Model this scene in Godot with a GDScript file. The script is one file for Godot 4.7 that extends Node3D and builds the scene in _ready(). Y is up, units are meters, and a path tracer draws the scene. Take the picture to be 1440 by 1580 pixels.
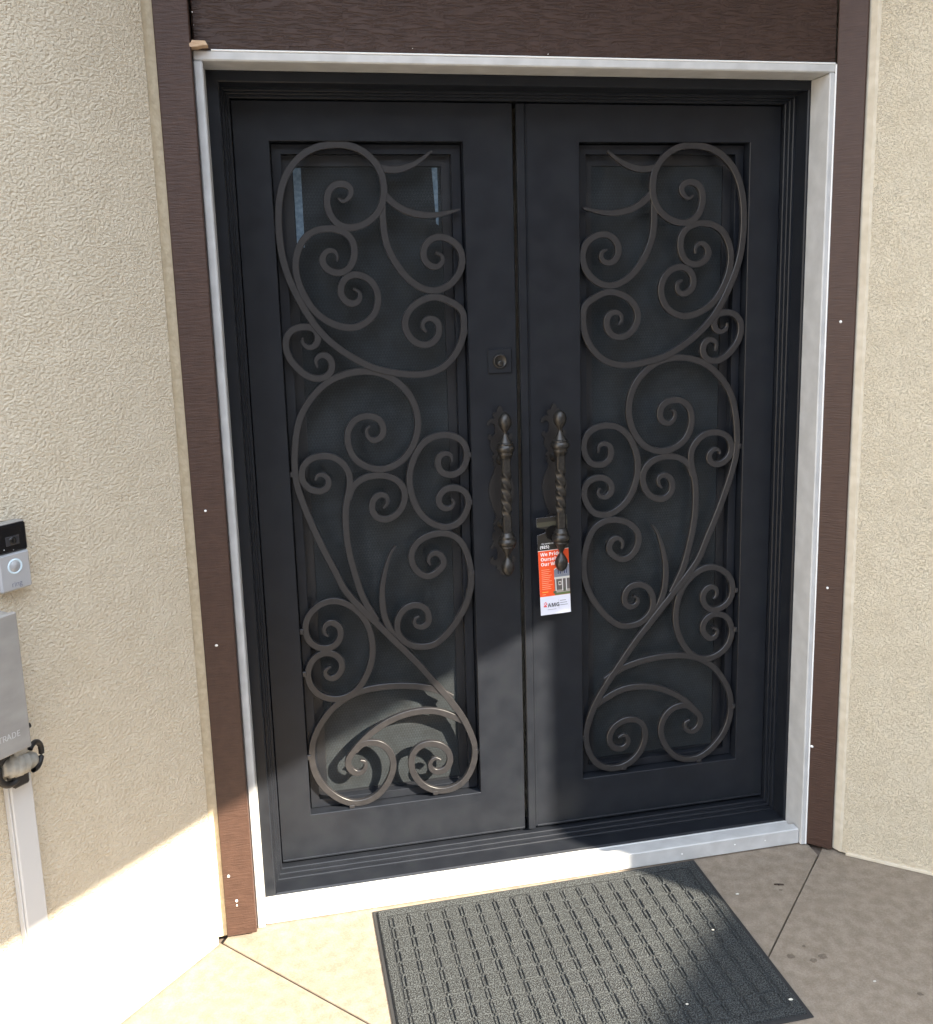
extends Node3D

const BEND := 0.683        # left stucco wall runs along (-0.683, 0.730) on plan
var wall_dir := Vector3(-0.6826, 0.0, 0.7308)
var wall_nrm := Vector3(0.7308, 0.0, 0.6826)
var wall_org := Vector3(-0.872, 0.0, 0.207)
var rwall_dir := Vector3(0.778, 0.0, 0.6283)
var rwall_nrm := Vector3(-0.6283, 0.0, 0.778)
var rwall_org := Vector3(0.826, 0.0, 0.226)
var M := {}
var rng := RandomNumberGenerator.new()

# scroll centre lines of the left leaf, tenths of a millimetre, x from the middle of the doorway, y from the floor;
# the letter, taper at the start (mm), taper at the end (mm)
const SCROLLS := [
	["A", 70, 70, [-4731,18413, -4657,18350, -4595,18336, -4516,18364, -4427,18459, -4396,18554, -4407,18631, -4464,18699, -4582,18747, -4744,18736, -4872,18665, -4966,18526, -5003,18293, -4944,18031, -4815,17841, -4635,17728, -4403,17695, -4123,17766, -3846,17953, -3662,18204, -3575,18514, -3597,18887, -3715,19185, -3947,19448, -4243,19619, -4618,19689, -5075,19648, -5438,19508, -5749,19256, -5989,18907, -6144,18447, -6212,17844, -6190,17185, -6077,16597, -5845,15994, -5531,15409, -5182,14962, -4739,14581, -4186,14245, -3753,14081, -3104,13959, -2669,13958, -2309,14063, -2024,14264, -1780,14590, -1648,14946, -1626,15363, -1674,15547, -1807,15698, -2161,15880, -2411,15920, -2710,15846, -2970,15679, -3120,15478, -3172,15267, -3134,15054, -3007,14861, -2832,14743, -2651,14711, -2492,14752, -2366,14859, -2293,15021, -2292,15182, -2346,15298, -2430,15364, -2532,15383, -2625,15356, -2688,15297, -2713,15216, -2696,15125, -2616,15040]],
	["B", 70, 60, [-4830,16881, -4814,16988, -4845,17074, -4906,17131, -4974,17149, -5057,17127, -5146,17041, -5189,16926, -5175,16814, -5095,16701, -4939,16615, -4759,16601, -4597,16661, -4468,16795, -4387,17027, -4396,17278, -4480,17460, -4642,17596, -4906,17676, -5230,17654, -5486,17545, -5682,17342, -5824,17022, -5858,16652, -5765,16229, -5545,15786, -5285,15496, -4945,15299, -4607,15219, -4337,15253, -4098,15385, -3925,15594, -3843,15848, -3861,16105, -3967,16322, -4136,16469, -4336,16533, -4511,16515, -4649,16430, -4749,16276, -4775,16109, -4734,15975, -4637,15870, -4518,15824, -4419,15832, -4344,15881, -4300,15959, -4299,16046, -4336,16119, -4454,16184]],
	["C", 0, 70, [-3628,18226, -3614,17566, -3499,17105, -3256,16656, -2960,16327, -2651,16142, -2388,16091, -2120,16147, -1874,16308, -1691,16558, -1622,16807, -1653,17046, -1766,17237, -1961,17377, -2183,17430, -2369,17396, -2522,17286, -2610,17132, -2623,16961, -2568,16816, -2469,16722, -2354,16686, -2253,16703, -2178,16761, -2139,16845, -2144,16924, -2181,16983, -2308,17035]],
	["D", 0, 90, [-3658,19129, -3332,19087, -3032,19130, -2701,19269, -2319,19542]],
	["E", 0, 100, [-3594,18524, -3342,18270, -3018,18084, -2635,17986, -2208,17986, -1648,18106]],
	["F", 55, 55, [-5796,14997, -5798,14899, -5760,14826, -5684,14772, -5595,14758, -5510,14787, -5438,14864, -5404,14982, -5425,15110, -5489,15202, -5609,15261, -5845,15271, -6019,15210, -6145,15089, -6211,14918, -6202,14666, -6080,14391, -5836,14115, -5612,13984, -5411,13956, -5256,13999, -5148,14091, -5092,14216, -5098,14360, -5154,14472, -5231,14532, -5316,14548, -5400,14521, -5465,14459, -5493,14379, -5457,14237]],
	["G", 70, 80, [-4184,12650, -4255,12610, -4288,12554, -4287,12460, -4233,12356, -4156,12297, -4066,12284, -3963,12323, -3880,12413, -3845,12545, -3877,12710, -3963,12830, -4116,12907, -4354,12918, -4545,12849, -4697,12699, -4783,12485, -4778,12187, -4672,11906, -4479,11692, -4184,11539, -3900,11502, -3603,11576, -3323,11762, -3097,12064, -2954,12450, -2937,12842, -3037,13246, -3246,13591, -3550,13867, -3906,14032, -4338,14092, -4790,14030, -5199,13861, -5560,13569, -5865,13176, -6047,12741, -6154,12135, -6179,11491, -6088,10948, -5851,10202, -5585,9504, -5295,8832, -5063,8295, -4677,7776, -4191,7202, -3674,6593, -3178,6009, -2673,5326, -2199,4653, -1897,4126, -1688,3548, -1641,3178, -1723,2786, -1898,2455, -2114,2255, -2387,2148, -2691,2143, -2989,2250, -3239,2456, -3411,2746, -3475,3051, -3436,3294, -3327,3468, -3164,3575, -2941,3610, -2694,3549, -2503,3412, -2395,3232, -2370,3045, -2418,2891, -2518,2783, -2651,2731, -2780,2740, -2879,2801, -2936,2890, -2943,2988, -2907,3072, -2845,3124, -2771,3138, -2639,3078]],
	["H", 60, 0, [-5673,11313, -5649,11398, -5607,11442, -5543,11461, -5459,11444, -5382,11380, -5341,11289, -5346,11187, -5397,11099, -5490,11039, -5634,11026, -5805,11088, -5938,11215, -6007,11386, -6000,11587, -5921,11754, -5777,11875, -5535,11944, -5277,11925, -5052,11813, -4880,11624, -4792,11390, -4801,11080, -4924,10532, -4949,9908, -4894,9297, -4735,8552, -4572,7997, -4252,7350]],
	["I", 65, 0, [-3937,10451, -3853,10537, -3820,10640, -3830,10723, -3871,10778, -3944,10811, -4045,10804, -4144,10744, -4220,10619, -4239,10448, -4190,10300, -4089,10196, -3940,10141, -3764,10158, -3573,10270, -3421,10470, -3352,10714, -3377,10927, -3489,11118, -3687,11265, -3985,11342, -4312,11318, -4573,11201, -4746,11024, -4848,10752]],
	["J", 60, 60, [-2054,11573, -2055,11692, -2091,11760, -2158,11803, -2254,11810, -2344,11771, -2407,11693, -2431,11557, -2388,11398, -2297,11291, -2155,11233, -1972,11242, -1817,11322, -1693,11490, -1633,11730, -1667,11957, -1774,12131, -1969,12260, -2250,12314, -2552,12266, -2799,12123, -3012,11858, -3171,11452, -3210,11039, -3123,10597, -2942,10226, -2693,9970, -2417,9825, -2180,9800, -1973,9862, -1797,10016, -1659,10286, -1632,10507, -1683,10668, -1802,10795, -1978,10864, -2178,10856, -2323,10784, -2413,10671, -2441,10546, -2411,10432, -2336,10346, -2242,10308, -2151,10317, -2080,10365, -2044,10430, -2044,10492, -2099,10570]],
	["L", 65, 65, [-2728,8774, -2772,8882, -2763,8975, -2710,9053, -2631,9096, -2541,9095, -2452,9046, -2380,8930, -2365,8806, -2415,8691, -2592,8532, -2754,8473, -2905,8492, -3065,8598, -3198,8808, -3243,9041, -3193,9244, -3045,9437, -2792,9581, -2454,9641, -2183,9594, -1957,9451, -1782,9203, -1644,8735, -1612,8237, -1704,7768, -1925,7295, -2276,6836, -2584,6570, -2833,6478, -3139,6487, -3411,6596, -3598,6772, -3690,6981, -3691,7243, -3604,7465, -3459,7611, -3274,7680, -3090,7669, -2947,7592, -2854,7460, -2825,7286, -2857,7157, -2926,7081, -3018,7046, -3114,7059, -3189,7110, -3225,7181, -3223,7252, -3191,7307, -3088,7352]],
	["M", 170, 0, [-3653,9387, -3810,9164, -3963,8712, -4067,8203, -4068,7722, -3993,7308, -3764,6763]],
	["N", 60, 60, [-5565,7033, -5641,7105, -5670,7197, -5654,7297, -5602,7365, -5524,7402, -5418,7393, -5318,7332, -5249,7218, -5237,7046, -5299,6877, -5417,6759, -5583,6701, -5780,6722, -5976,6836, -6105,7008, -6160,7251, -6120,7515, -5982,7744, -5751,7924, -5495,8001, -5231,7975, -4929,7820, -4664,7553, -4486,7200, -4400,6728, -4428,6281, -4587,5834, -4815,5490, -5055,5302, -5319,5222, -5594,5247, -5863,5378, -6047,5575, -6155,5849, -6156,6099, -6060,6340, -5918,6485, -5732,6557, -5541,6548, -5383,6466, -5280,6333, -5246,6180, -5285,6018, -5386,5889, -5485,5838, -5568,5837, -5643,5879, -5695,5957, -5704,6029, -5678,6091, -5545,6171]],
	["K", 0, 0, [-2254,4899, -2678,5164, -3177,5323, -3846,5418, -4465,5411, -4945,5318, -5376,5104, -5710,4811, -6002,4379, -6161,3961, -6196,3511, -6114,3082, -5913,2685, -5604,2346, -5287,2142, -5000,2077, -4695,2120, -4416,2273, -4164,2555, -4007,2899, -3977,3197, -4055,3474, -4209,3681, -4412,3800, -4665,3836, -4851,3788, -5015,3636]],
	["P", 0, 70, [-1903,4122, -2466,4438, -2883,4565, -3346,4576, -3850,4471, -4345,4241, -4756,3942, -5126,3541, -5213,3371, -5216,3232, -5153,3091, -5050,3000, -4952,2973, -4863,2992, -4784,3057, -4742,3155, -4744,3236, -4775,3289, -4885,3337]],
]
const PLATE := [[-10, 2320], [-74, 2241], [-82, 2162], [-170, 2154], [-203, 2076], [-155, 1999], [-259, 1980], [-338, 1923], [-365, 1832], [-304, 1804], [-245, 1881], [-168, 1837], [-133, 1727], [-152, 1573], [-229, 1509], [-252, 1579], [-316, 1567], [-349, 1492], [-304, 1411], [-264, 1378], [-298, 1256], [-247, 1129], [-171, 1030], [-241, 1003], [-230, 925], [-190, 891], [-248, 848], [-176, 796], [-225, 743], [-163, 670], [-198, 547], [-298, 333], [-358, 85], [-341, -137], [-268, -396], [-178, -642], [-154, -740], [-228, -766], [-214, -847], [-247, -893], [-185, -946], [-244, -1021], [-188, -1074], [-270, -1164], [-289, -1291], [-243, -1375], [-309, -1467], [-353, -1560], [-296, -1597], [-230, -1505], [-151, -1593], [-132, -1756], [-173, -1866], [-245, -1893], [-268, -1793], [-350, -1851], [-362, -1964], [-274, -2037], [-178, -2077], [-180, -2159], [-100, -2189], [-64, -2332]]
const TABS := [[-0.63, 1.766], [-0.47, 1.975], [-0.156, 1.681], [-0.156, 1.501], [-0.625, 1.483], [-0.626, 1.151], [-0.156, 1.174], [-0.157, 1.044], [-0.155, 0.846], [-0.626, 0.724], [-0.626, 0.604], [-0.627, 0.363], [-0.158, 0.321], [-0.518, 0.201], [-0.282, 0.21]]

func _ready():
	rng.seed = 77
	# ---- camera
	var cam := Camera3D.new()
	cam.name = "camera"
	cam.rotation_order = EULER_ORDER_YXZ
	cam.position = Vector3(-0.6434, 1.60, 2.4071)
	cam.rotation_degrees = Vector3(-10.1245, -11.1884, -1.616)
	cam.near = 0.05
	cam.far = 400.0
	cam.projection = Camera3D.PROJECTION_FRUSTUM
	cam.size = 0.05 * 1580.0 / 1442.0
	cam.frustum_offset = Vector2(0.0, -0.05 * 80.14 / 1442.0)
	add_child(cam)
	cam.current = true
	# ---- sky, exposure
	var we := WorldEnvironment.new()
	we.name = "world_environment"
	var env := Environment.new()
	env.background_mode = Environment.BG_SKY
	var sky := Sky.new()
	var sm := ProceduralSkyMaterial.new()
	sm.sky_top_color = Color(0.61, 0.65, 0.71)
	sm.sky_horizon_color = Color(0.67, 0.685, 0.70)
	sm.sky_curve = 0.16
	sm.ground_bottom_color = Color(0.36, 0.33, 0.3)
	sm.ground_horizon_color = Color(0.6, 0.62, 0.64)
	sm.sun_angle_max = 1.0
	sky.sky_material = sm
	env.sky = sky
	env.tonemap_mode = Environment.TONE_MAPPER_LINEAR
	env.tonemap_exposure = 10.5
	env.sdfgi_enabled = true
	env.ssao_enabled = true
	env.ssil_enabled = true
	we.environment = env
	add_child(we)
	# ---- sun: from the right and in front of the doorway, about 33 degrees up
	var sun := DirectionalLight3D.new()
	sun.name = "sun"
	sun.light_energy = 0.76
	sun.light_color = Color(1.0, 0.95, 0.87)
	sun.light_angular_distance = 0.6
	sun.shadow_enabled = true
	add_child(sun)
	sun.look_at_from_position(Vector3(1.0, 0.9, 1.0), Vector3.ZERO, Vector3.UP)
	make_materials()
	setting()
	surround()
	door_frame()
	leaf(1, "left")
	leaf(-1, "right")
	door_hanger()
	wall_fittings()
	mat()
	small_things()

# ---------------------------------------------------------------- helpers
func lin(r: float, g: float, b: float) -> Color:
	return Color(r, g, b).linear_to_srgb()

func noise_image(sd: int, freq: float, oct: int, size: int, kind := FastNoiseLite.TYPE_SIMPLEX_SMOOTH, stretch := 1) -> Image:
	var n := FastNoiseLite.new()
	n.seed = sd
	n.noise_type = kind
	n.frequency = freq
	n.fractal_type = FastNoiseLite.FRACTAL_FBM if oct > 1 else FastNoiseLite.FRACTAL_NONE
	n.fractal_octaves = oct
	var im := n.get_seamless_image(size, size / stretch, false, false, 0.1, true)
	im.convert(Image.FORMAT_L8)
	if stretch > 1:
		im.resize(size, size, Image.INTERPOLATE_CUBIC)
	return im

func curve_image(im: Image, lo: float, hi: float) -> Image:
	var src := im.get_data()
	var lut := PackedByteArray()
	for k in 256:
		lut.append(int(255.0 * smoothstep(lo, hi, k / 255.0)))
	for k in src.size():
		src[k] = lut[src[k]]
	return Image.create_from_data(im.get_width(), im.get_height(), false, Image.FORMAT_L8, src)

func crevice_image(im: Image, width: float) -> Image:
	var src := im.get_data()
	var lut := PackedByteArray()
	for k in 256:
		lut.append(int(255.0 * smoothstep(0.0, width, absf(k / 255.0 - 0.5))))
	for k in src.size():
		src[k] = lut[src[k]]
	return Image.create_from_data(im.get_width(), im.get_height(), false, Image.FORMAT_L8, src)

func blend_images(a: Image, b: Image, wa: float) -> Image:
	var x := a.get_data()
	var y := b.get_data()
	for k in x.size():
		x[k] = int(x[k] * wa + y[k] * (1.0 - wa))
	return Image.create_from_data(a.get_width(), a.get_height(), false, Image.FORMAT_L8, x)

func colour_image(im: Image, ca: Color, cb: Color, lo := 0.2, hi := 0.8) -> ImageTexture:
	var src := im.get_data()
	var out := PackedByteArray()
	out.resize(src.size() * 3)
	var lut := []
	for k in 256:
		var c := ca.lerp(cb, clampf((k / 255.0 - lo) / (hi - lo), 0.0, 1.0))
		lut.append([int(c.r * 255.0), int(c.g * 255.0), int(c.b * 255.0)])
	for k in src.size():
		var c: Array = lut[src[k]]
		out[k * 3] = c[0]
		out[k * 3 + 1] = c[1]
		out[k * 3 + 2] = c[2]
	var r := Image.create_from_data(im.get_width(), im.get_height(), false, Image.FORMAT_RGB8, out)
	r.generate_mipmaps()
	return ImageTexture.create_from_image(r)

func grey_tex(src: Image) -> ImageTexture:
	var im: Image = src.duplicate()
	im.generate_mipmaps()
	return ImageTexture.create_from_image(im)

func mat_plain(c: Color, rough: float, metal := 0.0, spec := 0.5) -> StandardMaterial3D:
	var m := StandardMaterial3D.new()
	m.albedo_color = c
	m.roughness = rough
	m.metallic = metal
	m.metallic_specular = spec
	return m

func mat_tri(albedo: Texture2D, scale: Vector3, rough: float, height: Texture2D = null, relief := 0.1) -> StandardMaterial3D:
	var m := StandardMaterial3D.new()
	m.albedo_texture = albedo
	m.uv1_triplanar = true
	m.uv1_world_triplanar = true
	m.uv1_scale = scale
	m.roughness = rough
	if height:
		m.heightmap_enabled = true
		m.heightmap_texture = height
		m.heightmap_scale = relief
	return m

func new_st() -> SurfaceTool:
	var st := SurfaceTool.new()
	st.begin(Mesh.PRIMITIVE_TRIANGLES)
	st.set_smooth_group(-1)
	return st

func tri(st: SurfaceTool, a: Vector3, b: Vector3, c: Vector3):
	st.add_vertex(a)
	st.add_vertex(c)
	st.add_vertex(b)

func quad(st: SurfaceTool, a: Vector3, b: Vector3, c: Vector3, d: Vector3):
	tri(st, a, b, c)
	tri(st, a, c, d)

# chamfered box
func bx(st: SurfaceTool, mn: Vector3, mx: Vector3, ch := 0.0, tf := Transform3D.IDENTITY):
	if ch <= 0.0:
		ch = 0.00005
	var c := (mn + mx) * 0.5
	var h := (mx - mn) * 0.5
	ch = minf(ch, minf(h.x, minf(h.y, h.z)) * 0.9)
	var ax := [Vector3.RIGHT, Vector3.UP, Vector3.BACK]
	var p := func(s: Vector3, f: int) -> Vector3:
		var v := Vector3(s.x * (h.x - (0.0 if f == 0 else ch)), s.y * (h.y - (0.0 if f == 1 else ch)), s.z * (h.z - (0.0 if f == 2 else ch)))
		return tf * (c + v)
	for f in 3:
		var u: Vector3 = ax[(f + 1) % 3]
		var w: Vector3 = ax[(f + 2) % 3]
		for s in [-1.0, 1.0]:
			var n: Vector3 = ax[f] * s
			if s > 0:
				quad(st, p.call(n - u - w, f), p.call(n + u - w, f), p.call(n + u + w, f), p.call(n - u + w, f))
			else:
				quad(st, p.call(n - u - w, f), p.call(n - u + w, f), p.call(n + u + w, f), p.call(n + u - w, f))
	for f in 3:          # edges along axis f
		var a: Vector3 = ax[f]
		var f1 := (f + 1) % 3
		var f2 := (f + 2) % 3
		for s1 in [-1.0, 1.0]:
			for s2 in [-1.0, 1.0]:
				var e: Vector3 = ax[f1] * s1 + ax[f2] * s2
				var q := [p.call(e - a, f1), p.call(e + a, f1), p.call(e + a, f2), p.call(e - a, f2)]
				if s1 * s2 > 0:
					quad(st, q[3], q[2], q[1], q[0])
				else:
					quad(st, q[0], q[1], q[2], q[3])
	for sx in [-1.0, 1.0]:
		for sy in [-1.0, 1.0]:
			for sz in [-1.0, 1.0]:
				var s := Vector3(sx, sy, sz)
				if sx * sy * sz > 0:
					tri(st, p.call(s, 0), p.call(s, 1), p.call(s, 2))
				else:
					tri(st, p.call(s, 2), p.call(s, 1), p.call(s, 0))

# rectangular loops [x0, y0, x1, y1, z] joined one after another
func rect_loft(st: SurfaceTool, loops: Array, off := Vector3.ZERO, mirror := 1.0):
	for k in loops.size() - 1:
		var a: Array = loops[k]
		var b: Array = loops[k + 1]
		var A := [Vector3(a[0], a[1], a[4]), Vector3(a[2], a[1], a[4]), Vector3(a[2], a[3], a[4]), Vector3(a[0], a[3], a[4])]
		var B := [Vector3(b[0], b[1], b[4]), Vector3(b[2], b[1], b[4]), Vector3(b[2], b[3], b[4]), Vector3(b[0], b[3], b[4])]
		for i in 4:
			var j := (i + 1) % 4
			if A[i].distance_to(B[i]) + A[j].distance_to(B[j]) < 0.0002:
				continue
			var q := [A[i], A[j], B[j], B[i]]
			for n in 4:
				q[n] = Vector3(q[n].x * mirror, q[n].y, q[n].z) + off
			if mirror > 0:
				quad(st, q[0], q[1], q[2], q[3])
			else:
				quad(st, q[3], q[2], q[1], q[0])

func lathe(st: SurfaceTool, prof: Array, seg: int, tf: Transform3D, smooth := true):
	st.set_smooth_group(1 if smooth else -1)
	for k in prof.size() - 1:
		var a: Vector2 = prof[k]
		var b: Vector2 = prof[k + 1]
		for i in seg:
			var t0 := TAU * i / seg
			var t1 := TAU * (i + 1) / seg
			var p00 := tf * Vector3(cos(t0) * a.x, a.y, sin(t0) * a.x)
			var p01 := tf * Vector3(cos(t1) * a.x, a.y, sin(t1) * a.x)
			var p10 := tf * Vector3(cos(t0) * b.x, b.y, sin(t0) * b.x)
			var p11 := tf * Vector3(cos(t1) * b.x, b.y, sin(t1) * b.x)
			if a.x > 0.00001:
				tri(st, p00, p01, p11)
			if b.x > 0.00001:
				tri(st, p00, p11, p10)
	st.set_smooth_group(-1)

func tube(st: SurfaceTool, path: Array, r: float, seg := 10):
	st.set_smooth_group(1)
	var rings := []
	for k in path.size():
		var d: Vector3 = (path[mini(k + 1, path.size() - 1)] - path[maxi(k - 1, 0)]).normalized()
		var u := d.cross(Vector3.UP if absf(d.y) < 0.9 else Vector3.RIGHT).normalized()
		var v := d.cross(u)
		var ring := []
		for i in seg:
			var t := TAU * i / seg
			ring.append(path[k] + u * cos(t) * r + v * sin(t) * r)
		rings.append(ring)
	for k in rings.size() - 1:
		for i in seg:
			var j := (i + 1) % seg
			quad(st, rings[k][i], rings[k + 1][i], rings[k + 1][j], rings[k][j])
	st.set_smooth_group(-1)

# flat outline given thickness along z, small chamfer-free edge
func extrude(st: SurfaceTool, poly: PackedVector2Array, z0: float, z1: float, tf := Transform3D.IDENTITY, uv_box := Rect2()):
	var idx := Geometry2D.triangulate_polygon(poly)
	var ccw := not Geometry2D.is_polygon_clockwise(poly)
	for z in [z1, z0]:
		for k in range(0, idx.size(), 3):
			var v := []
			for q in 3:
				var pt: Vector2 = poly[idx[k + q]]
				v.append(pt)
			var order := [0, 1, 2]
			var area: float = (v[1] - v[0]).cross(v[2] - v[0])
			if (area > 0) != (z == z1):
				order = [0, 2, 1]
			var o := [order[0], order[2], order[1]]
			for q in o:
				if uv_box.size.x > 0.0:
					st.set_uv(Vector2((v[q].x - uv_box.position.x) / uv_box.size.x, 1.0 - (v[q].y - uv_box.position.y) / uv_box.size.y))
				st.add_vertex(tf * Vector3(v[q].x, v[q].y, z))
	for k in poly.size():
		var a := poly[k]
		var b := poly[(k + 1) % poly.size()]
		if not ccw:
			var t := a
			a = b
			b = t
		if uv_box.size.x > 0.0:
			st.set_uv(Vector2(0.5, 0.999))
		quad(st, tf * Vector3(a.x, a.y, z0), tf * Vector3(b.x, b.y, z0), tf * Vector3(b.x, b.y, z1), tf * Vector3(a.x, a.y, z1))

func commit(st: SurfaceTool, called: String, m: Material, parent: Node3D = null) -> MeshInstance3D:
	st.generate_normals()
	var o := MeshInstance3D.new()
	o.name = called
	o.mesh = st.commit()
	o.mesh.surface_set_material(0, m)
	if parent == null:
		parent = self
	parent.add_child(o, true)
	return o

func inst(mesh: Mesh, called: String, parent: Node3D, tf: Transform3D) -> MeshInstance3D:
	var o := MeshInstance3D.new()
	o.name = called
	o.mesh = mesh
	o.transform = tf
	parent.add_child(o, true)
	return o

func tag(o: Node, label: String, category: String, group := ""):
	o.set_meta("label", label)
	o.set_meta("category", category)
	if group != "":
		o.set_meta("group", group)

func thing(called: String, label: String, category: String, at: Vector3, group := "") -> Node3D:
	var o := Node3D.new()
	o.name = called
	add_child(o, true)
	o.position = at
	tag(o, label, category, group)
	return o

func wl(along: float, y: float, off: float) -> Vector3:
	return wall_org + wall_dir * along + Vector3(0, y, 0) + wall_nrm * off

# frame whose x runs to the right along the left wall as seen from the porch, y up, z out of the wall
func wall_tf(along: float, y: float, off: float) -> Transform3D:
	return Transform3D(Basis(-wall_dir, Vector3.UP, wall_nrm), wl(along, y, off))

# ---------------------------------------------------------------- materials
func make_materials():
	# stucco: trowelled lumps parted by thin meandering crevices
	var lump := noise_image(11, 0.055, 3, 1024)
	var crev := crevice_image(noise_image(14, 0.040, 3, 1024), 0.075)
	var grit := noise_image(12, 0.16, 2, 1024)
	var relief := blend_images(blend_images(curve_image(lump, 0.1, 0.85), crev, 0.80), curve_image(grit, 0.15, 0.85), 0.70)
	var blotch := noise_image(13, 0.008, 4, 512)
	var rel := grey_tex(relief)
	M.stucco = mat_tri(colour_image(blend_images(blotch, noise_image(15, 0.09, 3, 512), 0.7), lin(0.640, 0.555, 0.415), lin(0.695, 0.615, 0.475)), Vector3.ONE * 2.3, 0.92, rel, 0.62)
	var crev_fine := crevice_image(noise_image(16, 0.034, 4, 1024), 0.045)
	M.stucco_right = mat_tri(colour_image(blend_images(blotch, noise_image(17, 0.07, 3, 512), 0.6), lin(0.61, 0.53, 0.39), lin(0.665, 0.59, 0.45)), Vector3.ONE * 2.3, 0.92, grey_tex(blend_images(crev_fine, curve_image(grit, 0.15, 0.85), 0.66)), 0.6)
	M.smooth_stucco = mat_tri(colour_image(noise_image(18, 0.03, 3, 256), lin(0.52, 0.46, 0.35), lin(0.62, 0.56, 0.45)), Vector3.ONE * 3.0, 0.9)
	M.tan_edge = mat_tri(colour_image(noise_image(19, 0.04, 4, 256), lin(0.58, 0.49, 0.34), lin(0.68, 0.59, 0.43)), Vector3.ONE * 4.0, 0.95, grey_tex(noise_image(20, 0.06, 3, 256)), 0.15)
	# rough-sawn boards, brown paint
	var saw := noise_image(21, 0.055, 4, 1024, FastNoiseLite.TYPE_SIMPLEX_SMOOTH, 1)
	var saw_long := Image.create(1024, 1024, false, Image.FORMAT_L8)
	var strip := noise_image(22, 0.05, 4, 1024)
	strip.resize(8192, 1024, Image.INTERPOLATE_CUBIC)
	saw_long.blit_rect(strip, Rect2i(0, 0, 1024, 1024), Vector2i.ZERO)
	saw_long = blend_images(saw_long, saw, 0.8)
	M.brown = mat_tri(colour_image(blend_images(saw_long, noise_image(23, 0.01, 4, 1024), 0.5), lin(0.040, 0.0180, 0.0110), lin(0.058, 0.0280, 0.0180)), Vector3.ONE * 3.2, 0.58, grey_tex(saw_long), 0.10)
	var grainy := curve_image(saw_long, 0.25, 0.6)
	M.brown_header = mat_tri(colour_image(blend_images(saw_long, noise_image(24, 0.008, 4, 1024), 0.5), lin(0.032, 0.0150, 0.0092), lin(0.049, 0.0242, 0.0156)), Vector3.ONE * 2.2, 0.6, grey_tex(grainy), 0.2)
	M.white = mat_tri(colour_image(noise_image(31, 0.02, 4, 256), lin(0.46, 0.46, 0.45), lin(0.54, 0.54, 0.53)), Vector3.ONE * 2.5, 0.55)
	M.caulk = mat_plain(lin(0.82, 0.82, 0.80), 0.6)
	# dark bronze paint with faint mottling
	var mott := noise_image(41, 0.012, 4, 512)
	M.iron = mat_tri(colour_image(mott, lin(0.0112, 0.0128, 0.0166), lin(0.0142, 0.0160, 0.0202)), Vector3.ONE * 1.7, 0.36)
	M.iron.roughness_texture = grey_tex(curve_image(mott, -2.4, 1.0))
	M.iron.metallic_specular = 0.36
	M.bar = mat_tri(colour_image(mott, lin(0.0185, 0.0176, 0.0188), lin(0.0240, 0.0228, 0.0238)), Vector3.ONE * 6.0, 0.33, grey_tex(noise_image(43, 0.05, 3, 256)), 0.008)
	M.bar.metallic_specular = 0.55
	M.plate = mat_plain(lin(0.026, 0.0245, 0.0245), 0.34, 0.3)
	M.gasket = mat_plain(lin(0.010, 0.011, 0.014), 0.5)
	M.handle = mat_tri(colour_image(noise_image(44, 0.04, 4, 256), lin(0.034, 0.032, 0.030), lin(0.066, 0.061, 0.055)), Vector3.ONE * 9.0, 0.36)
	M.handle.metallic = 0.7
	M.black = mat_plain(lin(0.006, 0.006, 0.007), 0.4)
	# woven screen behind the glass
	var w := Image.create(128, 128, false, Image.FORMAT_L8)
	for y in 128:
		for x in 128:
			var a := sin(TAU * (x + (4.0 if (y / 8) % 2 == 1 else 0.0)) / 8.0)
			var b := sin(TAU * y / 8.0)
			w.set_pixel(x, y, Color.from_hsv(0, 0, clampf(0.5 + 0.35 * a * b + 0.15 * b, 0, 1)))
	M.screen = mat_tri(colour_image(blend_images(mott, noise_image(46, 0.06, 4, 512), 0.6), lin(0.015, 0.019, 0.0215), lin(0.031, 0.041, 0.048), 0.1, 0.9), Vector3.ONE * 2.6, 0.85)
	M.screen.detail_enabled = true
	M.screen.detail_albedo = colour_image(w, lin(0.35, 0.35, 0.35), lin(1, 1, 1))
	M.screen.detail_blend_mode = BaseMaterial3D.BLEND_MODE_MUL
	M.screen.detail_uv_layer = BaseMaterial3D.DETAIL_UV_2
	M.screen.uv2_triplanar = true
	M.screen.uv2_world_triplanar = true
	M.screen.uv2_scale = Vector3.ONE * 8.0
	M.glass = mat_plain(Color(0.03, 0.05, 0.07, 0.10), 0.03, 0.0, 0.22)
	M.glass.transparency = BaseMaterial3D.TRANSPARENCY_ALPHA
	M.pale_blue = mat_tri(colour_image(noise_image(47, 0.05, 3, 256), lin(0.07, 0.115, 0.16), lin(0.14, 0.20, 0.25)), Vector3.ONE * 5.0, 0.6)
	# floor: stained concrete slabs
	var cl := noise_image(51, 0.017, 5, 1024)
	var pits := noise_image(52, 0.10, 3, 1024)
	var speck := noise_image(53, 0.22, 2, 1024)
	var stone := blend_images(blend_images(cl, pits, 0.62), speck, 0.74)
	M.slab = mat_tri(colour_image(stone, lin(0.180, 0.143, 0.105), lin(0.29, 0.242, 0.188), 0.25, 0.75), Vector3.ONE * 1.3, 0.8, grey_tex(blend_images(cl, pits, 0.4)), 0.06)
	M.grout = mat_plain(lin(0.13, 0.10, 0.078), 0.95)
	M.stain = mat_tri(colour_image(stone, lin(0.10, 0.078, 0.056), lin(0.19, 0.152, 0.115), 0.25, 0.75), Vector3.ONE * 1.3, 0.8)
	M.ground = mat_tri(colour_image(cl, lin(0.24, 0.21, 0.18), lin(0.36, 0.32, 0.27)), Vector3.ONE * 0.4, 0.9)
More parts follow.
